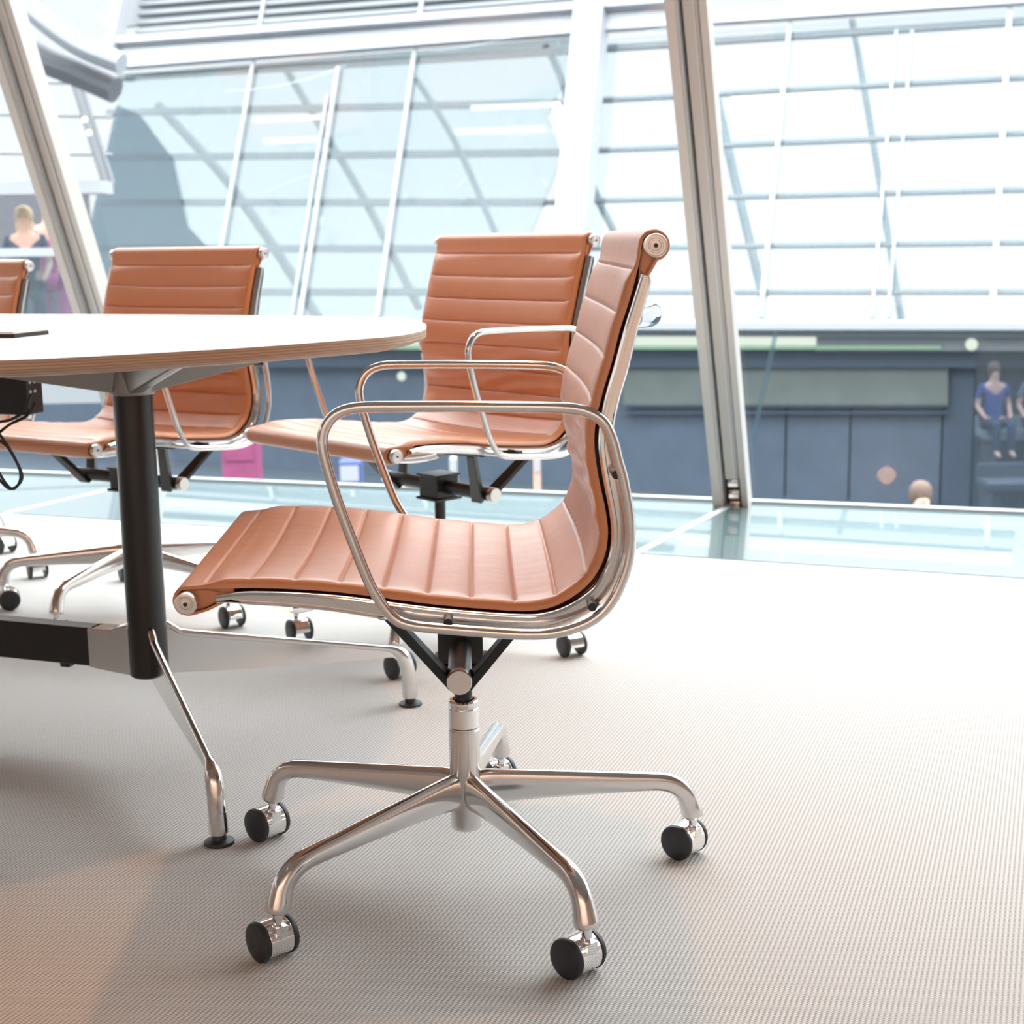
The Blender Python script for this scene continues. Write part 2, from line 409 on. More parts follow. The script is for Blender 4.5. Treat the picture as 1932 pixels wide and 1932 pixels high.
# ------------------------------------------------------------------ the swivel chair
V2 = lambda u, z: Vector((u, 0, z))
rc = .0150
FC, TC = (-.316, .463), (.2301, .8636)
path = [V2(-.262, .4672), V2(-.278, .4610), V2(-.294, .4535)]
path += [V2(FC[0]+rc*cos(R(an)), FC[1]+rc*sin(R(an))) for an in (-80, -110, -140, -170, -200, -230, -255)]
path += [V2(-.296, .4790), V2(-.27, .4795), V2(-.24, .4795), V2(-.19, .4770), V2(-.138, .4720), V2(-.08, .4632), V2(-.033, .4558),
         V2(.0215, .4494), V2(.071, .4450), V2(.098, .4462), V2(.122, .4540), V2(.145, .4690), V2(.160, .4860), V2(.1705, .509),
         V2(.1740, .5345), V2(.1712, .562), V2(.164, .597), V2(.1590, .634), V2(.1605, .664), V2(.1690, .700), V2(.1790, .7325),
         V2(.1885, .769), V2(.1985, .80), V2(.2070, .828), V2(.2125, .846)]
path += [V2(TC[0]+rc*cos(R(an)), TC[1]+rc*sin(R(an))) for an in (178, 150, 120, 90, 60, 30, 0, -30, -60, -80)]
path += [V2(.2262, .838), V2(.2205, .829)]
def nearest(P, q):
    return min(range(len(P)), key=lambda i: (P[i]-q).length)
mid = resample(crom(path, 12), .0016)
iF = nearest(mid, V2(-.300, .4788)); iT = nearest(mid, V2(.2125, .846))
i_s0 = nearest(mid, V2(-.2966, .479)); seams = []
step = .0016
s0 = i_s0*step
k = 0
PITCHS = .0521
while s0 + k*PITCHS < iT*step + .002: seams.append(s0 + k*PITCHS); k += 1
iSplit = int(round(seams[10]/step))
B0 = int(round(seams[0]/step))
def sstep(x): x = max(0, min(1, x)); return x*x*(3-2*x)
def sling(i0, i1, name, parent):
    HWD = .2455; re = .010
    vs = []
    for q in (0, .0006, .0016, .003, .005, .0075, .010, .014, .02, .03): vs.append(-HWD+q)
    for kk in range(1, 18): vs.append(-HWD+.03+(2*HWD-.06)*kk/18)
    vs += [-x for x in vs[:10]][::-1]
    nv = len(vs)
    idx = list(range(i0, i1+1)); outer = []; inner = []
    wr = [(random.uniform(0, 1), random.uniform(-.2, .2), random.uniform(.0006, .0016), random.uniform(-.8, .8)) for _ in range(40)]
    for i in idx:
        a = mid[max(i-1, 0)]; b = mid[min(i+1, len(mid)-1)]; T = (b-a).normalized(); n = Vector((-T.z, 0, T.x))
        s = i*step
        body = sstep((i-iF)*step/.03)*sstep((iT-i)*step/.03)
        th = .0032 + (.0088-.0032)*body
        dist = min(abs(s-q) for q in seams); 
        ph = (s-seams[0])/PITCHS; fr = ph-math.floor(ph)
        inside = 1 if seams[0]-.004 < s < seams[-1]+.004 else 0
        bul = .0030*(1-abs(2*fr-1)**2.6)*inside*min(1, body+.3)
        cr_ = -.0030*math.exp(-(dist/.0017)**2)*inside
        bendw = math.exp(-((s-seams[11])/.06)**2)
        ro, ri = [], []
        for v in vs:
            re_ = .004+.006*body; e = 1 - max(0, (abs(v)-(HWD-re_))/re_); e = math.sqrt(max(0, 1-(1-e)**2))
            lat = 1-(v/HWD)**2
            sag = -.009*lat*body
            w = 0
            if inside:
                edge = sstep((HWD-abs(v))/.03)
                w = bendw*.0036*edge*(sin(s*170+v*26+sin(v*19)*1.3)*.6+sin(s*95-v*33)*.5) * sstep(dist/.008)
                w += .0005*sin(v*160+s*30)*sin(s*45+v*20)*edge
            c = mid[i] + n*sag
            ef = sstep((HWD-abs(v))/.032); ro.append(c + n*(e*th + bul*ef - .0*e + cr_*ef*e + w - th*.25*(1-e)) + Vector((0, v, 0)))
            ri.append(c - n*(th*(.75+.25*min(1, e*3))) + Vector((0, v, 0)))
        outer.append(ro); inner.append(ri)
    verts = [p for r_ in outer for p in r_] + [p for r_ in inner for p in r_]
    off = len(idx)*nv; f = []
    for a in range(len(idx)-1):
        for b in range(nv-1):
            f.append((a*nv+b, (a+1)*nv+b, (a+1)*nv+b+1, a*nv+b+1))
            f.append((off+a*nv+b+1, off+(a+1)*nv+b+1, off+(a+1)*nv+b, off+a*nv+b))
    for a in (0, len(idx)-1):
        for b in range(nv-1): f.append((a*nv+b, a*nv+b+1, off+a*nv+b+1, off+a*nv+b))
    return link(name, verts, f, M['leather'], parent, auto=60)

ARM = [(-.065,.6903),(-.005,.6895),(.0563,.6880),(.1219,.6855),(.1487,.6811),(.1696,.668),(.1800,.6449),(.185,.6236),(.1904,.6050),(.197,.5672),(.1993,.5387),(.1975,.5109),(.1889,.4823),(.1747,.4560),(.1513,.4360),(.1119,.4240),(.0701,.4235),(.0212,.4280),(-.0349,.4340),(-.0574,.4376),(-.0724,.4443),(-.083,.4564),(-.094,.4742),(-.1031,.4938),(-.1182,.5364),(-.1333,.5826),(-.1431,.6187),(-.1478,.6411),(-.1482,.6562),(-.1428,.6711),(-.1335,.682),(-.1202,.688),(-.1017,.6905)]
DARK = [(-.280,.4672),(-.2650,.4690),(-.2402,.4704),(-.1905,.468),(-.1378,.463),(-.0802,.4541),(-.0328,.4467),(.0215,.4403),(.0711,.436),(.0993,.4366),(.1277,.445),(.1564,.4631),(.1701,.4816),(.1805,.506),(.1842,.5342),(.1815,.5631),(.175,.5971),(.1697,.6339),(.1710,.6632),(.1785,.6977),(.1883,.7302),(.1983,.7671),(.2082,.7979),(.2165,.8240),(.2185,.8310)]
RW = [.004,.006,.010,.012,.014,.016,.016,.015,.014,.014,.015,.016,.016,.016,.015,.014,.013,.012,.012,.012,.012,.011,.010,.009,.006]
RLEG = .3245
TH0 = -.4576 + PI; PHI0 = .0226

def make_chair():
    root = empty('swivel_chair')
    sling(0, iSplit, 'seat', root); sling(iSplit, len(mid)-1, 'backrest', root)
    # side rails
    g = G(); g.prism([Vector((u, -.2425, z)) for u, z in [(-.262,.4705),(-.278,.4632),(-.294,.4557),(-.304,.4515),(-.316,.4500),(-.3225,.463),(-.316,.4765),(-.300,.4775),(-.280,.4780),(-.262,.4765)]], (0, .485, 0)); g.build('hem', M['leather'], root, smooth=False)
    g = G(); g.prism([Vector((u, -.2425, z)) for u, z in [(.2207,.829),(.2262,.838),(.2335,.850),(.2415,.858),(.2425,.866),(.2301,.8765),(.2175,.868),(.2158,.855),(.2130,.840)]], (0, .485, 0)); g.build('hem', M['leather'], root, smooth=False)
    P = resample(smooth_poly(crom([V2(*q) for q in DARK], 8), 3), .004)
    ctl = crom([Vector((q[0], w, q[1])) for q, w in zip(DARK, RW)], 8)
    for sg in (-1, 1):
        g = G(); rows = []
        for i, p in enumerate(P):
            T = (P[min(i+1, len(P)-1)]-P[max(i-1, 0)]).normalized(); n = Vector((-T.z, 0, T.x))
            w = min(ctl, key=lambda c: (c.x-p.x)**2+(c.z-p.z)**2).y
            y0, y1, y2, y3 = sg*.243, sg*.2535, sg*.2605, sg*.2575
            Y = lambda v: Vector((0, v, 0))
            sec = [p+n*.0045+Y(y0), p+n*.0045+Y(y3), p+n*.002+Y(y2), p-n*.0015+Y(y2), p-n*.0030+Y(y1), p-n*(w-.003)+Y(y1), p-n*(w-.002)+Y(y2), p-n*w+Y(y3), p-n*w+Y(y0)]
            rows.append(sec)
        m_ = len(rows[0]); v = [q for r_ in rows for q in r_]; f = []
        for i in range(len(rows)-1):
            for k in range(m_):
                l = (k+1) % m_; f.append((i*m_+k, i*m_+l, (i+1)*m_+l, (i+1)*m_+k))
        f.append(tuple(range(m_))); f.append(tuple((len(rows)-1)*m_+k for k in range(m_-1, -1, -1)))
        g.add(v, f); fr_ = g.build('side_frame', M['alu'], root, auto=40)
        g = G(); g.sweep([p + Vector((-.0, sg*.2435, .0)) for p in P], [(.0022, .0030)]*len(P), 8, up=(0, 1, 0)); g.build('shade_line', M['gasket'], fr_)  # dark strip standing in for the shadow line between leather and rail
        # arm loop
        A = smooth_poly(crom([Vector((q[0], sg*.279, q[1])) for q in ARM], 6, True), 3, True)
        g = G(); g.sweep(A, .0064, 16, True, up=(0, 1, 0)); arm = g.build('armrest', M['alu'], root)
        for (u, z) in ((-.012, .437), (.155, .452), (.186, .606)):
            g = G(); g.lathe([(.0052, 0), (.0052, .026)], (u-.003 if z > .5 else u, sg*.2535, z+.002), (0, sg, 0), 12)
            g.build('spacer', M['steelblack'], arm)
        for (u, z) in (FC, TC):
            g = G()
            g.lathe([(.0110, -.02), (.0118, .001), (.0132, .0035), (.0134, .0135), (.0128, .0150), (.0114, .0153), (.0112, .0143), (.0086, .0143), (.0081, .0152), (.0062, .0152), (.0057, .0144), (.0030, .0146), (.0026, .0152)],
                    (u, sg*.2455, z), (0, sg, 0), 36)
            g.lathe([(.0024, 0), (.0024, .0004)], (u, sg*.2455+sg*.0151, z), (0, sg, 0), 16, mi=1)
            g.build('end_cap', [M['brushed'], M['black']], root)
    for (u, z) in (FC, TC):
        g = G(); g.lathe([(.0108, -.24), (.0108, .24)], (u, 0, z), (0, 1, 0), 20); g.build('roll_tube', M['alu'], root)
    # back stretcher, a bow behind the backrest, and the seat stretcher below
    def bow(p0, p1, name, r0=.010, r1=.0145):
        g = G(); pts = []; rr = []
        for k in range(25):
            t = -1+2*k/24; q = (1-abs(t)**2.2)
            pts.append(Vector((p0[0]+(p1[0]-p0[0])*q, t*.246, p0[1]+(p1[1]-p0[1])*q))); r_ = r0+(r1-r0)*q; rr.append((r_, r_*.9))
        g.sweep(pts, rr, 18); return g.build(name, M['chrome'], root)
    bow((.208, .782), (.250, .778), 'back_stretcher')
    bow((-.200, .455), (-.175, .425), 'seat_stretcher', .008, .011)
    # seat bearer straps and tilt tube
    for sg in (-1, 1):
        for (p0, p1, w0, w1) in (((-.088, .437), (-.010, .322), .012, .017), ((.078, .427), (.008, .322), .012, .017)):
            g = G(); a = Vector((p0[0], sg*.212, p0[1])); b = Vector((p1[0], sg*.140, p1[1])); T = (b-a).normalized(); n = Vector((-T.z, 0, T.x))*.0065; y = Vector((0, 1, 0))
            g.hexa([a-y*w0-n, a+y*w0-n, a+y*w0+n, a-y*w0+n], [b-y*w1-n, b+y*w1-n, b+y*w1+n, b-y*w1+n])
            g.build('seat_strap', M['steelblack'], root, smooth=False, bev=.0015)
    for u, z in ((-.086, .440), (.078, .430)):
        g = G(); g.sweep([Vector((u, -.245, z)), Vector((u, -.13, z-.006)), Vector((u, 0, z-.008)), Vector((u, .13, z-.006)), Vector((u, .245, z))], [(.005, .012)]*5, 12)
        g.build('cross_bar', M['steelblack'], root)
    g = G(); zt = .339; g.lathe([(.0128, -.176), (.0150, -.174), (.0150, .174), (.0128, .176)], (-.002, 0, zt), (0, 1, 0), 32)
    g.build('tilt_tube', M['steelblack'], root)
    for sg in (-1, 1):
        g = G(); g.lathe([(.0140, 0), (.0152, .002), (.0156, .004), (.0156, .015), (.0148, .0165)], (-.002, sg*.172, zt), (0, sg, 0), 36); g.build('tube_cap', M['brushed'], root)
    g = G(); g.box((-.002, 0, zt+.002), (.060, .062, .050)); g.box((-.002, 0, zt-.026), (.072, .074, .006)); g.box((-.002, 0, zt+.026), (.070, .070, .005))
    g.lathe([(.009, 0), (.0095, .003), (.006, .006)], (-.002, -.031, zt), (0, -1, 0), 16)
    g.build('tilt_housing', M['steelblack'], root, smooth=False, bev=.002)
    g = G(); prof = [(.0125, .20), (.0125, .262)]
    for k in range(8): prof += [(.0125, .262+k*.006), (.0118, .264+k*.006), (.0125, .2665+k*.006)]
    prof += [(.0125, .318)]
    g.lathe(prof, (0, 0, 0), n=28); g.build('spindle', M['steelblack'], root)
    # pedestal
    g = G(); g.lathe([(.0185, .0745), (.0205, .0765), (.0212, .082), (.0212, .2165), (.0195, .2175), (.0195, .2195)], n=44)
    hub = g.build('hub', M['alu'], root)
    g = G(); g.lathe([(.0192, .2165), (.0192, .2200)], n=40, cap=False); g.build('ring', M['black'], hub)
    g = G(); g.lathe([(.0190, .2200), (.0208, .2212), (.0208, .2470), (.0196, .2478), (.0206, .2492), (.0206, .2570), (.0190, .2590), (.0150, .2590), (.0145, .2520), (.0130, .2520)], n=44, cap=False)
    g.build('collar', M['chrome'], hub)
    legm = None
    for k in range(5):
        an = TH0 - PHI0 + k*2*PI/5
        if legm is None:
            st = [(.008,.1300,.0265,.0115),(.030,.1315,.0255,.0105),(.055,.1310,.0236,.0096),(.10,.1292,.0208,.0098),(.165,.1258,.0176,.0104),(.225,.1222,.0150,.0110),(.265,.1197,.0135,.0114),(.286,.1165,.0134,.0118),(.302,.1085,.0137,.0122),(.3125,.0970,.0138,.0124),(.318,.0850,.0142,.0132),(.3215,.0740,.0152,.0146),(.3235,.0670,.0154,.0150),(.3242,.0635,.0135,.0132),(.3245,.0620,.0090,.0090)]
            C_ = crom([Vector((q[0], q[1]*10, q[2]*10)) for q in st], 5)
            B_ = crom([Vector((q[3]*10, 0, 0)) for q in st], 5)
            pts = [Vector((c.x, 0, c.y/10)) for c in C_]; rad = [(c.z/10, w.x/10) for c, w in zip(C_, B_)]
            g = G(); g.sweep(pts, rad, 22, up=(0, 1, 0), power=2.5)
            leg = g.build('leg', M['alu'], root, auto=60); legm = leg
            # fillet boss where the leg meets the hub
        else:
            leg = legm.copy(); COL.objects.link(leg)
        leg.rotation_euler = (0, 0, an); leg['k'] = k
    first = None
    for k in range(5):
        an = TH0 - PHI0 + k*2*PI/5
        if first is None:
            # local frame: axle along Y, wheels at +-Y, swivel stem at origin, trail towards +X
            g = G(); tr = .014; zc = .0255
            g.lathe([(.0062, .040), (.0066, .041), (.0066, .0632)], (0, 0, 0), n=18)
            hood = []
            n = 22
            for a in range(n+1):
                q = R(-5 + 225*a/n); hood.append((tr+.0248*cos(q), zc+.0248*sin(q)))
            inn = [(tr+.004*cos(R(-5+225*a/n)), zc+.004*sin(R(-5+225*a/n))) for a in range(n, -1, -1)]
            poly = hood + inn
            g.prism([Vector((x, -.0165, z)) for x, z in poly], (0, .033, 0))
            g.box((-.002, 0, .036), (.016, .017, .022))
            cst = g.build('castor', M['chrome'], root, auto=30, bev=.0012)
            for sg in (-1, 1):
                g = G(); g.lathe([(.014, .0166), (.0240, .0170), (.0255, .0185), (.0255, .0215), (.0243, .0240), (.0215, .0252), (.010, .0258)], (tr, 0, zc), (0, sg, 0), 40)
                g.build('wheel', M['blackplastic'], cst)
            first = cst
        else:
            cst = first.copy(); COL.objects.link(cst)
            for ch in list(first.children):
                c2 = ch.copy(); COL.objects.link(c2); c2.parent = cst
        cst.location = (RLEG*cos(an), RLEG*sin(an), 0); cst['k'] = k
    return root
BASEP = ('leg', 'castor', 'hub')
def set_base(root, th, phi, swivel, dz):
    "turn the five-star base to world angle th; swivel: world angle(s) of the castors' trail"
    for ch in root.children:
        nm = ch.name.split('.')[0]
        if nm == 'leg': ch.rotation_euler = (0, 0, th-phi+ch['k']*2*PI/5)
        elif nm == 'castor':
            an = th-phi+ch['k']*2*PI/5; ch.location = (RLEG*cos(an), RLEG*sin(an), 0)
            sw = swivel[ch['k']] if isinstance(swivel, (list, tuple)) else swivel
            ch.rotation_euler = (0, 0, sw-phi)
        elif nm == 'hub': ch.rotation_euler = (0, 0, th-phi)
        else: ch.location.z = dz
def copy_tree(o, parent=None):
    c = o.copy(); COL.objects.link(c)
    if parent is not None: c.parent = parent
    for ch in list(o.children): copy_tree(ch, c)
    return c
GRP = 'tan leather swivel chairs round the table'
chair = make_chair()
others = [copy_tree(chair) for _ in range(3)]
def put(o, x, y, phi, th, sw, dz, label):
    o.location = (x, y, 0); o.rotation_euler = (0, 0, phi); set_base(o, th, phi, sw, dz); tag(o, label, 'chair', GRP)
put(chair, -.0702, 1.9492, PHI0, TH0, [R(138), R(132), R(135), R(140), R(120)], 0, 'tan leather swivel chair nearest the camera, seen from its side, in front of the table')
put(others[0], -.1585, 3.2382, .7372, 3.1998, [R(-60), R(-50), R(-60), R(-40), R(-70)], .0, 'tan leather swivel chair behind the nearest one, at the rounded end of the table')
put(others[1], -.9182, 3.5408, .9883, -.6322, [R(-55), R(-75), R(-60), R(20), R(-70)], -.02, 'tan leather swivel chair tucked in behind the table, behind the black table column')
put(others[2], -1.5969, 3.9254, .988, -.0824, [R(-60), R(-40), R(-30), R(20), R(-70)], -.046, 'tan leather swivel chair behind the table, cut off by the left edge of the picture')

# ------------------------------------------------------------------ the table
TB = Vector((-.640, 2.5275, 0)); TZ = .7265
table = empty('conference_table', TB, AX)
tag(table, 'long white conference table with rounded end, plywood edge, black columns and polished legs', 'table')
half = [(.505,-.010),(.503,.045),(.488,.125),(.462,.191),(.425,.275),(.378,.351),(.335,.405),(.281,.446),(.205,.475),(.102,.492),(-.03,.515),(-.164,.531),(-.424,.537),(-.686,.535),(-1.1,.52)]
near_ = [(.499,-.045),(.482,-.085),(.441,-.175),(.403,-.253),(.350,-.335),(.289,-.413),(.232,-.480),(.169,-.532),(.06,-.575),(-.1,-.595),(-.424,-.60),(-.8,-.59),(-1.1,-.57)]
CMID = -1.0
rt = near_[::-1][1:] + half[:-1]          # from near side round the end to far side, a > CMID
rt = [q for q in rt if q[0] > -.9]
lf = [(2*CMID-q[0], q[1]) for q in rt][::-1]
ring = crom([Vector((q[0], q[1], 0)) for q in rt+lf], 6, True); ring = smooth_poly(ring, 4, True)
def tabletop():
    n = len(ring); levels = [(0, .7265), (.0, .7255), (.0, .7125), (.004, .7095), (.020, .7040), (.034, .7005)]
    out = []
    for ins, z in levels:
        for i in range(n):
            T = (ring[(i+1) % n]-ring[i-1]).normalized(); nn = Vector((T.y, -T.x, 0)); out.append(ring[i]-nn*ins + Vector((0, 0, z)))
    f = [tuple(range(n))] ; mi = [0]
    for l in range(len(levels)-1):
        for i in range(n):
            j = (i+1) % n; f.append((l*n+i, l*n+j, (l+1)*n+j, (l+1)*n+i)); mi.append(0 if l == 0 else 1)
    f.append(tuple((len(levels)-1)*n+i for i in range(n-1, -1, -1))); mi.append(1)
    g = G(); g.v = out; g.f = f; g.m = mi
    return g.build('tabletop', [M['white'], M['ply']], table, auto=25)
tabletop()
for cx, flip in ((0, 1), (2*CMID, -1)):
    g = G(); g.lathe([(.030, .1285), (.0335, .1315), (.0335, .624)], (cx, 0, 0), n=48); g.build('column', M['black'], table)
    g = G()
    g.lathe([(.0365, .622), (.0375, .626), (.0375, .660), (.030, .700)], (cx, 0, 0), n=48)
    for q in (45, 135, 225, 315):
        a = R(q); D = Vector((cos(a), sin(a), 0)); N_ = Vector((-D.y, D.x, 0)); c0 = Vector((cx, 0, 0))
        g.hexa([c0+D*.02-N_*.012+Vector((0,0,.624)), c0+D*.02+N_*.012+Vector((0,0,.624)), c0+D*.36+N_*.006+Vector((0,0,.693)), c0+D*.36-N_*.006+Vector((0,0,.693))],
               [c0+D*.02-N_*.032+Vector((0,0,.7005)), c0+D*.02+N_*.032+Vector((0,0,.7005)), c0+D*.38+N_*.02+Vector((0,0,.7005)), c0+D*.38-N_*.02+Vector((0,0,.7005))])
    g.build('top_bracket', M['castgrey'], table, smooth=True, auto=30, bev=.003)
    for sg in (-1, 1):
        a = R(45.4)*sg if flip > 0 else PI - R(45.4)*sg
        # leg drawn in its own plane: x outwards, z up
        top = [(.020, .2165), (.034, .2160), (.050, .2060), (.064, .1975), (.120, .1850), (.25, .1580), (.36, .1350), (.43, .1200), (.455, .1130), (.472, .1000), (.4795, .0820), (.4835, .0600), (.4860, .0260)]
        tp = resample(crom([Vector((x, 0, z)) for x, z in top], 8), .004)
        g = G(); N = len(tp)
        rr = []
        for i, p in enumerate(tp):
            q = sstep((p.x-.44)/.04); endw = .012 if i > 2 else .009
            rr.append((.0062+.0078*q, .0068+.0072*q))
        g.sweep(tp, rr, 18, up=(0, 1, 0))
        web_top = [(p.x, p.z-.003) for p in tp if p.x < .462 and p.z > .09]
        web_bot = [(.466, .080), (.462, .092), (.452, .0995), (.30, .1080), (.158, .1170), (.020, .1300)]
        poly = web_top + web_bot
        g.prism([Vector((x, -.0042, z)) for x, z in poly], (0, .0084, 0))
        g.lathe([(.0145, .016), (.0150, .022), (.0135, .05)], (.4855, 0, 0), n=26)
        lg = g.build('leg', M['alu'], table, auto=35); lg.location = (cx, 0, 0); lg.rotation_euler = (0, 0, a)
        g = G(); g.lathe([(.0215, .0), (.0225, .002), (.0215, .0045), (.012, .0075), (.010, .012), (.0095, .018)], (.4860, 0, 0), n=32)
        g.build('glide', M['blackplastic'], lg)
g = G(); g.box((CMID, 0, .1745), (1.80, .036, .070)); g.box((-.17, -.004, .137), (.02, .02, .012)); g.build('stretcher_beam', M['black'], table, smooth=False, bev=.003)
for cx, fl in ((0, -1), (2*CMID, 1)):
    g = G()
    poly = [(.025, .219), (.038, .219), (.055, .2135), (.068, .2095), (.112, .2095), (.112, .1385), (.07, .1335), (.025, .130)]
    g.prism([Vector((cx+fl*x, -.021, z)) for x, z in poly], (0, .042, 0)); g.build('beam_bracket', M['alu'], table, smooth=False, bev=.003)

# cable box with a flap, fixed in the table top
ox, oy, oz = -.26, -.04, .58
g = G(); g.box((ox-.01, -.100, .7345), (.30, .090, .0040)); g.build('flap', M['white'], table, smooth=False, bev=.001)
g = G(); g.box((ox-.008, -.100, .7296), (.298, .088, .0056)); g.build('flap_frame', M['black'], table, smooth=False)
g = G(); g.box((ox-.075, .026, .638), (.23, .044, .116)); cbx = g.build('cable_box', M['black'], table, smooth=False, bev=.003)
for i in range(2):
    for j in range(5):
        g = G(); g.lathe([(.0030, 0), (.0030, .0012)], (ox+.0400, .013+i*.012, .687-j*.0165), (1, 0, 0), 10); g.build('perforation_light', M['white'], cbx)  # white studs stand in for brightness showing through the holes
g = G(); g.lathe([(.014, 0), (.016, .004), (.016, .012)], (ox+.010, .026, .570), n=24); g.build('cable_gland', M['brushed'], cbx)
def wpt(px, py, depth):     # a place at a given distance along the view
    r = ray(px, py); return CAM + r*(depth/r.y)
for k, (pts, nm) in enumerate((
    ([(58,745),(45,775),(20,792),(-10,800),(-25,830),(-8,880),(18,920),(34,915),(38,890),(20,850),(-15,800),(-40,775)], 'left'),
    ([(66,760),(50,785),(20,800),(0,815),(-25,835),(-15,880),(5,912),(24,922),(42,900),(25,860),(5,835),(-40,815)], 'right'))):
    P = [wpt(px, py, 2.44+.012*k+.004*sin(i)) for i, (px, py) in enumerate(pts)]
    g = G(); g.sweep(crom(P, 8), .0024, 8); o = g.build('cable', M['blackplastic'])
    tag(o, ['thin black cable looping down below the cable box, the longer inner loop', 'thin black cable looping down below the cable box, the outer loop'][k], 'cable', 'black cables under the table')

# ------------------------------------------------------------------ beyond the window
E2 = Vector((.912, -.410, 0)); D2 = Vector((.15, .476, 1.0))
B2 = CAM + ray(1500, 618)*(22/ray(1500, 618).y)          # base line point of the far glazed front
ZB = B2.z
N2 = E2.cross(D2).normalized()
if N2.y > 0: N2 = -N2
def f2(px, py, off=0.): return hit(px, py, B2 + N2*off, N2)
def bar2(g, p, q, w, dep, off=0., mi=0):
    "flat bar lying on the glazed front between two sighted points"
    a, b = f2(*p, off), f2(*q, off); T = (b-a).normalized(); s = N2.cross(T).normalized()*w/2; n = N2*dep
    g.hexa([a-s, b-s, b+s, a+s], [a-s+n, b-s+n, b+s+n, a+s+n], mi)
front = empty('glass_facade', (B2.x, B2.y, 0))
tag(front, 'sloping glass front of the hall opposite, with grey glazing bars above a dark storey', 'glass facade')
def child(g, name, m_, parent=front, **k):
    o = g.build(name, m_, parent, **k); 
    if parent is front: o.location = -front.location
    return o
TR_L = [((1085,98),(1960,42)), ((1060,196),(1960,148)), ((1040,290),(1960,253)), ((1010,384),(1960,360)), ((1000,472),(1960,460)), ((1000,553),(1960,553))]
for i, (p, q) in enumerate(TR_L):
    g = G(); bar2(g, p, q, .062 if i else .10, .08, -.15); child(g, 'transom', M['bar'], smooth=False)
for (p, q) in (((215,150),(1090,98)), ((205,215),(1080,196)), ((195,300),(1060,290)), ((185,384),(1030,384)), ((180,470),(1010,472)), ((170,553),(1010,553))):
    g = G(); bar2(g, p, q, .11, .08, -.5); child(g, 'transom', M['bar'], smooth=False)
for (p, q, w) in (((504,-20),(404,560),.055), ((801,-20),(713,600),.065), ((640,128),(568,600),.06), ((620,180),(552,600),.035), ((1498,-20),(1436,600),.06), ((1908,-20),(1871,622),.075), ((1692,60),(1646,600),.035), ((1722,60),(1676,600),.03)):
    g = G(); bar2(g, p, q, w, .06, .0); child(g, 'mullion', M['whiteframe'], smooth=False)
g = G(); bar2(g, (1126,10), (1075,600), .50, .4, .0); child(g, 'column', M['whiteframe'], smooth=False)
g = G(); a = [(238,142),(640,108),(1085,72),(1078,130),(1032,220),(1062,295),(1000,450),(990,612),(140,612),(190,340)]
g.prism([f2(*q, -.05) for q in a], N2*.03); child(g, 'reflection_pane', M['teal'], smooth=False)  # teal reflection in the glass, put into tint and outline
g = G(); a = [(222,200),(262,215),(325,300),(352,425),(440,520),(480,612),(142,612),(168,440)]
g.prism([f2(*q, .01) for q in a], N2*.03); child(g, 'dark_reflection', M['tealdark'], smooth=False)  # dark reflection painted as a sheet over the glass
g = G(); g.prism([f2(*q, -.05) for q in [(1085,80),(1960,12),(1960,620),(1010,612),(1062,295),(1040,220)]], N2*.02); child(g, 'clear_pane', M['clear'], smooth=False)
# fascia and gutter along the top
g = G(); bar2(g, (225,118), (1100,50), .36, .12, .05); child(g, 'fascia', M['whiteframe'], smooth=False); g = G(); bar2(g, (1101,51), (1960,-6), .28, .1, .05); child(g, 'fascia', M['whiteframe'], smooth=False)
g = G(); bar2(g, (215,88), (1280,10), .14, .22, .1); child(g, 'gutter', M['whiteframe'], smooth=False)
g = G(); bar2(g, (252,-40), (215,125), .20, .3, .1); child(g, 'corner_post', M['whiteframe'], smooth=False)
for k in range(8):
    y0 = 66-k*17.5; g = G(); bar2(g, (262-k*-2, y0), (1270, y0-.078*1010), .085, .12, -.1); child(g, 'louvre', M['paleframe'], smooth=False)
g = G(); bar2(g, (250, 10), (1275, -70), 1.0, .05, -.25); child(g, 'louvre_backing', M['paleframe'], smooth=False)
# braces behind the glass
def tube_px(g, pts, r, off): g.sweep(crom([f2(*q, off) for q in pts], 6), r*.62, 12)
for pts, r, off in (([(1608,38),(1628,150),(1648,270),(1672,420),(1702,612)], .085, -.5), ([(1352,180),(1385,330),(1440,560)], .12, -.5), ([(786,150),(860,270),(935,440),(985,560)], .09, -.3),
               ([(1030,88),(1060,150),(1110,330),(1165,450),(1210,560)], .11, -.6), ([(540,130),(600,230),(690,380),(790,580)], .12, -.6), ([(300,200),(420,330),(520,470),(600,600)], .16, -.9)):
    g = G(); tube_px(g, pts, r, off); child(g, 'diagonal_brace', M['strut'])
for (x0, y0, x1, y1) in ((480,228,606,222), (500,268,602,264), (890,205,1075,197), (860,250,1030,244), (1380,186,1610,175)):
    g = G(); bar2(g, (x0, y0), (x1, y1), .075, .05, -.2); child(g, 'strip_light', M['lampwarm'], smooth=False)
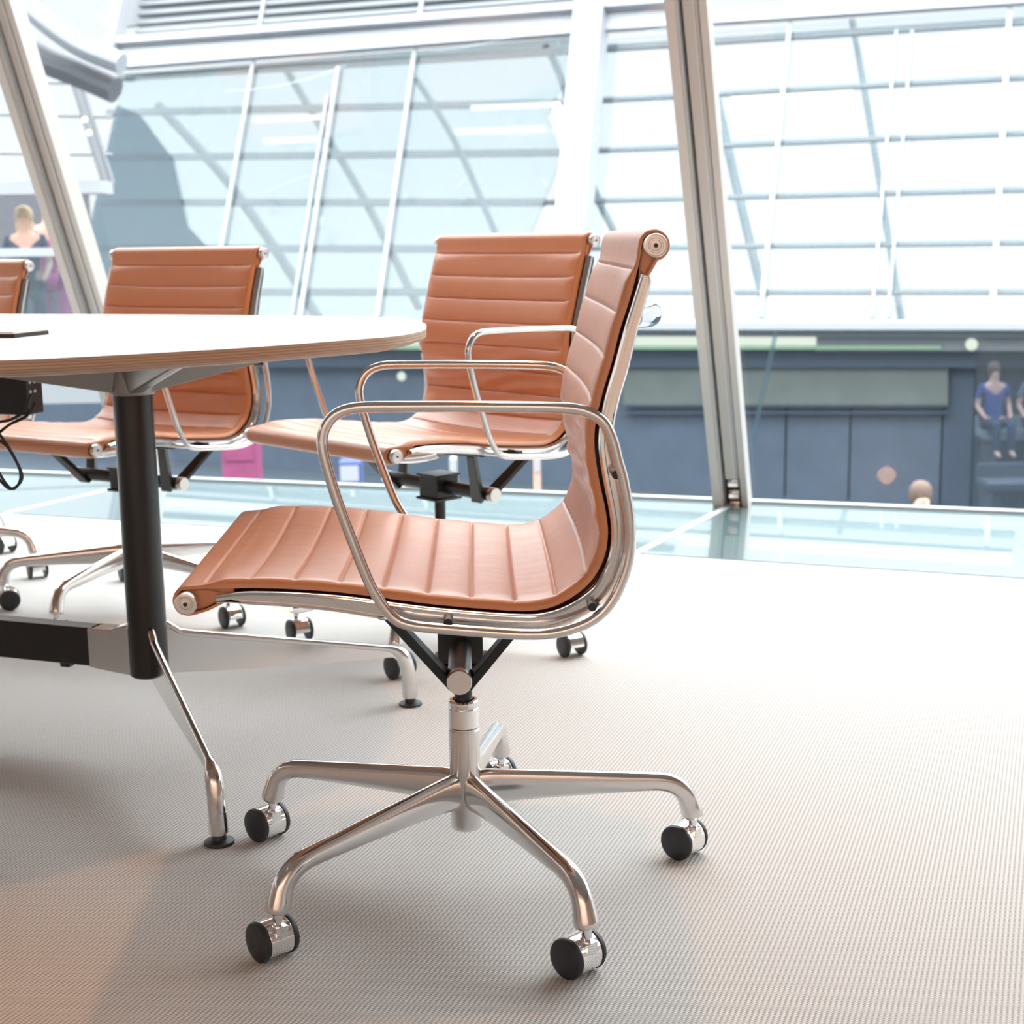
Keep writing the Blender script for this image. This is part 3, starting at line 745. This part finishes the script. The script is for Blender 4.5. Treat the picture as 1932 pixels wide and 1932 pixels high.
# slab edge with lit band and dark storey below
vz = Vector((0, 0, 1)); NB = Vector((E2.y, -E2.x, 0)).normalized()
if NB.y > 0: NB = -NB
def fb(px, py, off=0.): return hit(px, py, B2 + NB*off, NB)
def panel(g, x0, y0, x1, y1, off, dep, mi=0):
    a, b = fb(x0, (y0[0] if isinstance(y0, tuple) else y0), off), fb(x1, (y0[1] if isinstance(y0, tuple) else y0), off)
    c, d = fb(x1, (y1[1] if isinstance(y1, tuple) else y1), off), fb(x0, (y1[0] if isinstance(y1, tuple) else y1), off)
    g.hexa([a, b, c, d], [p+NB*dep for p in (a, b, c, d)], mi)
g = G(); panel(g, -100, (604, 604), 2050, (618, 618), .1, .5); child(g, 'gutter', M['whiteframe'], smooth=False)
g = G(); panel(g, -100, (617, 617), 2050, (628, 634), .0, .35); child(g, 'slab_edge', M['paleframe'], smooth=False)
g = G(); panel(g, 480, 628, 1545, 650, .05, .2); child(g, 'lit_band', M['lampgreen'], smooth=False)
g = G(); panel(g, 1545, 632, 2050, 660, .02, .2); child(g, 'pale_band', M['paleframe'], smooth=False)
g = G(); panel(g, 480, 650, 1780, 657, .03, .22); child(g, 'green_edge', M['greenedge'], smooth=False)
g = G(); panel(g, -100, 640, 2050, 690, -.3, .3); child(g, 'lintel', M['navy'], smooth=False)
g = G(); panel(g, 1180, 684, 1790, 762, -.2, .1); child(g, 'upper_cladding', M['olive'], smooth=False)
ZF = -3.1
for x0, x1 in ((-100,180),(180,500),(500,780),(780,1100),(1100,1486),(1490,1608),(1612,1782),(1786,1842),(1845,2060)):
    g = G(); a, b = fb(x0, 684, -.35), fb(x1, 684, -.35)
    g.hexa([a, b, Vector((b.x, b.y, ZF)), Vector((a.x, a.y, ZF))], [p+NB*.1 for p in (a, b, Vector((b.x, b.y, ZF)), Vector((a.x, a.y, ZF)))])
    child(g, 'cladding_panel', M['navy'] if x0 in (1786, 1845) else M['slate'], smooth=False)
g = G(); panel(g, -120, 684, 2080, 960, -.6, .1); child(g, 'wall_core', M['navy'], smooth=False)
for y_ in (763, 776):
    g = G(); panel(g, 1180, y_, 1790, y_+2, -.22, .14); child(g, 'rail_line', M['slate'], smooth=False)
for i, (px, py, r) in enumerate(((758,710,.075), (1833,650,.085), (1795,1000,.05))):
    if i == 2: continue
    c = fb(px, py, .3); g = G(); g.lathe([(r*.3, -.05), (r, 0), (r*.95, .03), (r*.3, .06)], c, NB, 20); child(g, 'wall_lamp', M['lampgreen'])
# hall floor
g = G(); g.box((0, 26, ZF-.1), (120, 44, .2)); tag(g.build('hall_floor', M['hallfloor'], smooth=False), kind='structure')
g = G(); a = hit(1465, 622, (0, 14, 0), Vector((0,1,0))); b = hit(1416, 850, (0, 14, 0), Vector((0,1,0))); g.sweep([a, b+(b-a)*.55], .022, 12)
tag(g.build('support_rod', M['railglass']), 'thin pale slanting rod in front of the dark wall, right of the window post', 'rod')
YB = 15.5
def at(px, py, y): return hit(px, py, (0, y, 0), Vector((0, 1, 0)))
# ticket gates / seats at the far right of the lower hall
def bench(px, w, py, label, matl, dpt=20.3):
    c = hit(px, py, (0, dpt, 0), Vector((0,1,0))); o = empty('bench', (c.x, dpt, ZF), 0)
    zt_ = c.z-ZF
    g = G(); g.box((0, 0, zt_-.05), (w, .55, .1)); g.build('seat', matl, o, smooth=False, bev=.02)
    g = G(); g.box((0, .25, zt_+.08), (w, .06, .2)); g.build('backrest', matl, o, smooth=False, bev=.02)
    for sx in (-1, 1):
        g = G(); g.box((sx*(w/2-.12), 0, (zt_-.1)/2), (.1, .4, zt_-.1)); g.build('leg', M['greycl'], o, smooth=False)
    tag(o, label, 'bench', 'benches in the lower hall'); return o
bench(1915, .95, 812, 'pale grey bench the blue shirted person sits on, upper of the two at far right', M['conc'])
bench(1925, .95, 905, 'grey bench at far right, the lower of the two', M['greycl'], 18.5)
a, b = at(1843, 664, 17.3), at(2070, 1010, 17.3)
g = G(); g.box(((a.x+b.x)/2, 17.3, (a.z+b.z)/2), (b.x-a.x, .02, a.z-b.z)); tag(g.build('glass_screen', M['smoke'], smooth=False), 'smoked glass screen at far right of the lower hall, in front of the benches', 'glass screen')
def kiosk(px0, px1, py0, dpt, label, cat, name, m1, m2=None):
    a, b = hit(px0, py0, (0, dpt, 0), Vector((0,1,0))), hit(px1, py0, (0, dpt, 0), Vector((0,1,0)))
    o = empty(name, ((a.x+b.x)/2, dpt, ZF)); w = b.x-a.x; h = a.z-ZF
    g = G(); g.box((0, 0, h/2), (w, .3, h)); g.build('body', m1, o, smooth=False, bev=.02)
    g = G(); g.box((0, -.16, h-.12), (w*.8, .02, .16)); g.build('panel', m2 or M['whiteframe'], o, smooth=False)
    tag(o, label, cat); return o
kiosk(421, 489, 828, 15, 'pink board standing in the lower hall beyond the chairs', 'sign board', 'sign_board', M['pinksign'], M['pinksign'])
kiosk(640, 683, 868, 15.5, 'blue and white counter in the lower hall, under the seat of the second chair', 'counter', 'service_counter', M['bluefab'], M['whiteframe'])
kiosk(848, 862, 862, 15.5, 'narrow white post in the lower hall seen below the second chair', 'post', 'bollard', M['conc'])
kiosk(1006, 1019, 850, 15.5, 'narrow brown post in the lower hall beside the back of the nearest chair', 'post', 'bollard', M['skin'])

# people
def person(x, y, z0, h, face, shirt, hair, label, pose='stand', long_hair=False, trousers=None):
    o = empty('person', (x, y, z0), face); k = h/1.72
    if pose == 'stand': hip, kn, an = (0, 0, .93), (.0, .0, .50), (0, .02, .08)
    else: hip, kn, an = (0, 0, .50), (0, -.42, .50), (0, -.44, .08)
    dz = hip[2]
    def skin(name, V, Eg, rad, matl, sub=2):
        me = bpy.data.meshes.new(name); me.from_pydata([tuple(Vector(v)*k) for v in V], Eg, []); me.materials.append(matl)
        ob = bpy.data.objects.new(name, me); COL.objects.link(ob); ob.parent = o
        sk = ob.modifiers.new('skin', 'SKIN'); sk.use_smooth_shade = True
        me.skin_vertices.new() if not me.skin_vertices else None
        for i, r_ in enumerate(rad): me.skin_vertices[0].data[i].radius = (r_[0]*k, r_[1]*k) if isinstance(r_, tuple) else (r_*k, r_*k)
        me.skin_vertices[0].data[0].use_root = True
        s = ob.modifiers.new('sub', 'SUBSURF'); s.levels = sub; s.render_levels = sub
        return ob
    sh = dz+.50
    V = [(0,0,dz), (0,0,dz+.22), (0,.0,dz+.44), (0,0,dz+.56), (0,-.015,dz+.64), (0,-.02,dz+.74)]
    E_ = [(0,1),(1,2),(2,3),(3,4),(4,5)]; Rr = [(.13,.10),(.125,.095),(.15,.10),(.06,.06),(.065,.075),(.075,.09)]
    for sx in (-1, 1):
        b = len(V)
        arm = [(sx*.17,0,sh), (sx*.24,.02,sh-.28), (sx*.20,-.16,sh-.42), (sx*.17,-.22,sh-.46)]
        V += arm; E_ += [(2,b),(b,b+1),(b+1,b+2),(b+2,b+3)]; Rr += [.055,.042,.03,.032]
        b = len(V); V += [(sx*.10,0,dz-.02), (sx*.11,kn[1],kn[2]), (sx*.11,an[1],an[2]), (sx*.11,an[1]-.14,.03)]
        E_ += [(0,b),(b,b+1),(b+1,b+2),(b+2,b+3)]; Rr += [.085,.06,.042,.035]
    skin('body', V, E_, Rr, M['skin'])
    V = [(0,0,dz-.05), (0,0,dz+.22), (0,0,dz+.46)]; E_ = [(0,1),(1,2)]; Rr = [(.15,.12),(.145,.11),(.165,.112)]
    for sx in (-1, 1):
        b = len(V); V += [(sx*.17,0,sh), (sx*.235,.02,sh-.20)]; E_ += [(2,b),(b,b+1)]; Rr += [.068,.056]
    skin('shirt', V, E_, Rr, shirt)
    V = [(0,0,dz)]; E_ = []; Rr = [(.145,.115)]
    for sx in (-1, 1):
        b = len(V); V += [(sx*.10,0,dz-.04), (sx*.11,kn[1],kn[2]), (sx*.11,an[1],an[2])]; E_ += [(0,b),(b,b+1),(b+1,b+2)]; Rr += [.095,.072,.055]
    skin('trousers', V, E_, Rr, trousers or M['navyfab'])
    g = G(); hz = dz+.72
    prof = [(.02, .13), (.06, .115), (.088, .075), (.094, .02), (.085, -.03), (.06, -.06)]
    g.lathe(prof, (0, .022*k, hz*k), n=18)
    if long_hair: g.lathe([(.075, .02), (.095, -.06), (.09, -.16), (.05, -.20)], (0, .045*k, hz*k), n=18)
    g.build('hair', hair, o)
    g = G(); g.lathe([(.012, -.02), (.010, .012), (.004, .02)], (0, -.10*k, (hz-.01)*k), (0, -1, 0), 10)
    for sx in (-1, 1): g.lathe([(.008, 0), (.004, .01)], (sx*.032*k, -.088*k, (hz+.02)*k), (0, -1, 0), 10, mi=1)
    g.build('face', [M['skin'], M['darkhair']], o)
    tag(o, label, 'person'); return o
ZBAL = -.46
p = at(44, 400, YB+.5); person(p.x, YB+.5, ZBAL, 1.66, R(10), M['navyfab'], M['blonde'], 'person with long blonde hair and dark top standing behind the balcony rail at left', long_hair=True)
p = at(92, 400, YB+1.3); person(p.x, YB+1.3, ZBAL, 1.78, R(-10), M['pink'], M['darkhair'], 'person in a pink shirt standing behind the balcony rail, beside the blonde person', trousers=M['pink'])
p = at(1872, 750, 20.1); person(p.x, 20.05, at(1878, 812, 20.1).z-.31, 1.58, R(5), M['bluefab'], M['darkhair'], 'person in a blue shirt sitting on the pale bench at far right', pose='sit')
p = at(1952, 750, 20.1); person(p.x, 20.05, at(1930, 812, 20.1).z-.31, 1.58, R(-5), M['greyfab'], M['darkhair'], 'person in grey sitting on the pale bench, cut off by the right edge', pose='sit')
p = at(1738, 940, 12.0); person(p.x, 12.0, at(1738, 921, 12.0).z-1.72, 1.72, R(0), M['greyfab'], M['darkhair'], 'person in the lower hall, only the top of the head above the window sill')

# balcony at left
bal = empty('balcony', (at(60, 470, YB).x, YB, 0)); BX = bal.location.x
tag(bal, 'balcony of the hall opposite with glass railing, seen through the leftmost window', 'balcony')
def bbox(g, px0, px1, py0, py1, y, dep, mi=0):
    a, b = at(px0, py0, y), at(px1, py1, y); g.box(((a.x+b.x)/2-BX, y-YB+dep/2, (a.z+b.z)/2), (abs(b.x-a.x), dep, abs(a.z-b.z)), mi=mi)
g = G(); bbox(g, -200, 178, 472, 482, YB, .08); g.build('handrail', M['whiteframe'], bal, smooth=False)
g = G(); bbox(g, -200, 178, 484, 640, YB+.02, .02); g.build('glass_panel', M['railglass'], bal, smooth=False)
g = G(); bbox(g, -200, 190, 346, 364, YB, .5); g.build('top_beam', M['whiteframe'], bal, smooth=False)
g = G(); bbox(g, -200, 190, 362, 760, YB+2.0, .1); g.build('rear_wall', M['greycl'], bal, smooth=False)
g = G(); bbox(g, -200, 190, 695, 716, YB-.1, 2.2); g.build('floor_slab', M['greycl'], bal, smooth=False)
g = G(); bbox(g, -200, 190, 716, 760, YB-.1, .2); g.build('lower_wall', M['conc'], bal, smooth=False)
# pale glazed wall above the balcony
wl = empty('pale_glazing', (BX, YB+1, 0)); tag(wl, 'pale glazed wall with thin grey lines above the balcony at left', 'glazing')
def wbar(p, q, r_, name, m_, y=YB+1.):
    a, b = at(*p, y), at(*q, y); o_ = Vector((BX, YB+1, 0)); g = G(); g.sweep([a-o_, b-o_], r_, 10); g.build(name, m_, wl)
for y0, y1 in ((152,158),(214,220),(288,292)): wbar((-60, y0), (212, y1), .018, 'glazing_bar', M['paleframe'])
wbar((140,150), (200,345), .05, 'diagonal_brace', M['paleframe'])
wbar((150,150), (212,345), .03, 'diagonal_brace', M['paleframe'])
arch = G(); o_ = Vector((BX, YB+1, 0))
P = [at(x, y, YB-.5)-o_ for x, y in ((-60,60),(40,90),(95,118),(150,140),(218,170))]
arch.sweep(crom(P, 6), [(.13, .22)]*(6*4+1), 14); arch.build('roof_arch', M['greycl'], wl)
P = [at(x, y, YB-.8)-o_ for x, y in ((60,20),(110,60),(160,92),(230,120))]
arch = G(); arch.sweep(crom(P, 6), [(.10, .2)]*(6*3+1), 14); arch.build('roof_arch', M['whiteframe'], wl)
for px, py in ((193,34),(168,250),(160,225)):
    c = at(px, py, YB-.9)-o_; g = G(); g.lathe([(.01, -.03), (.03, 0), (.01, .03)], c, (0, -1, 0), 12); g.build('lamp', M['lampwarm'], wl)
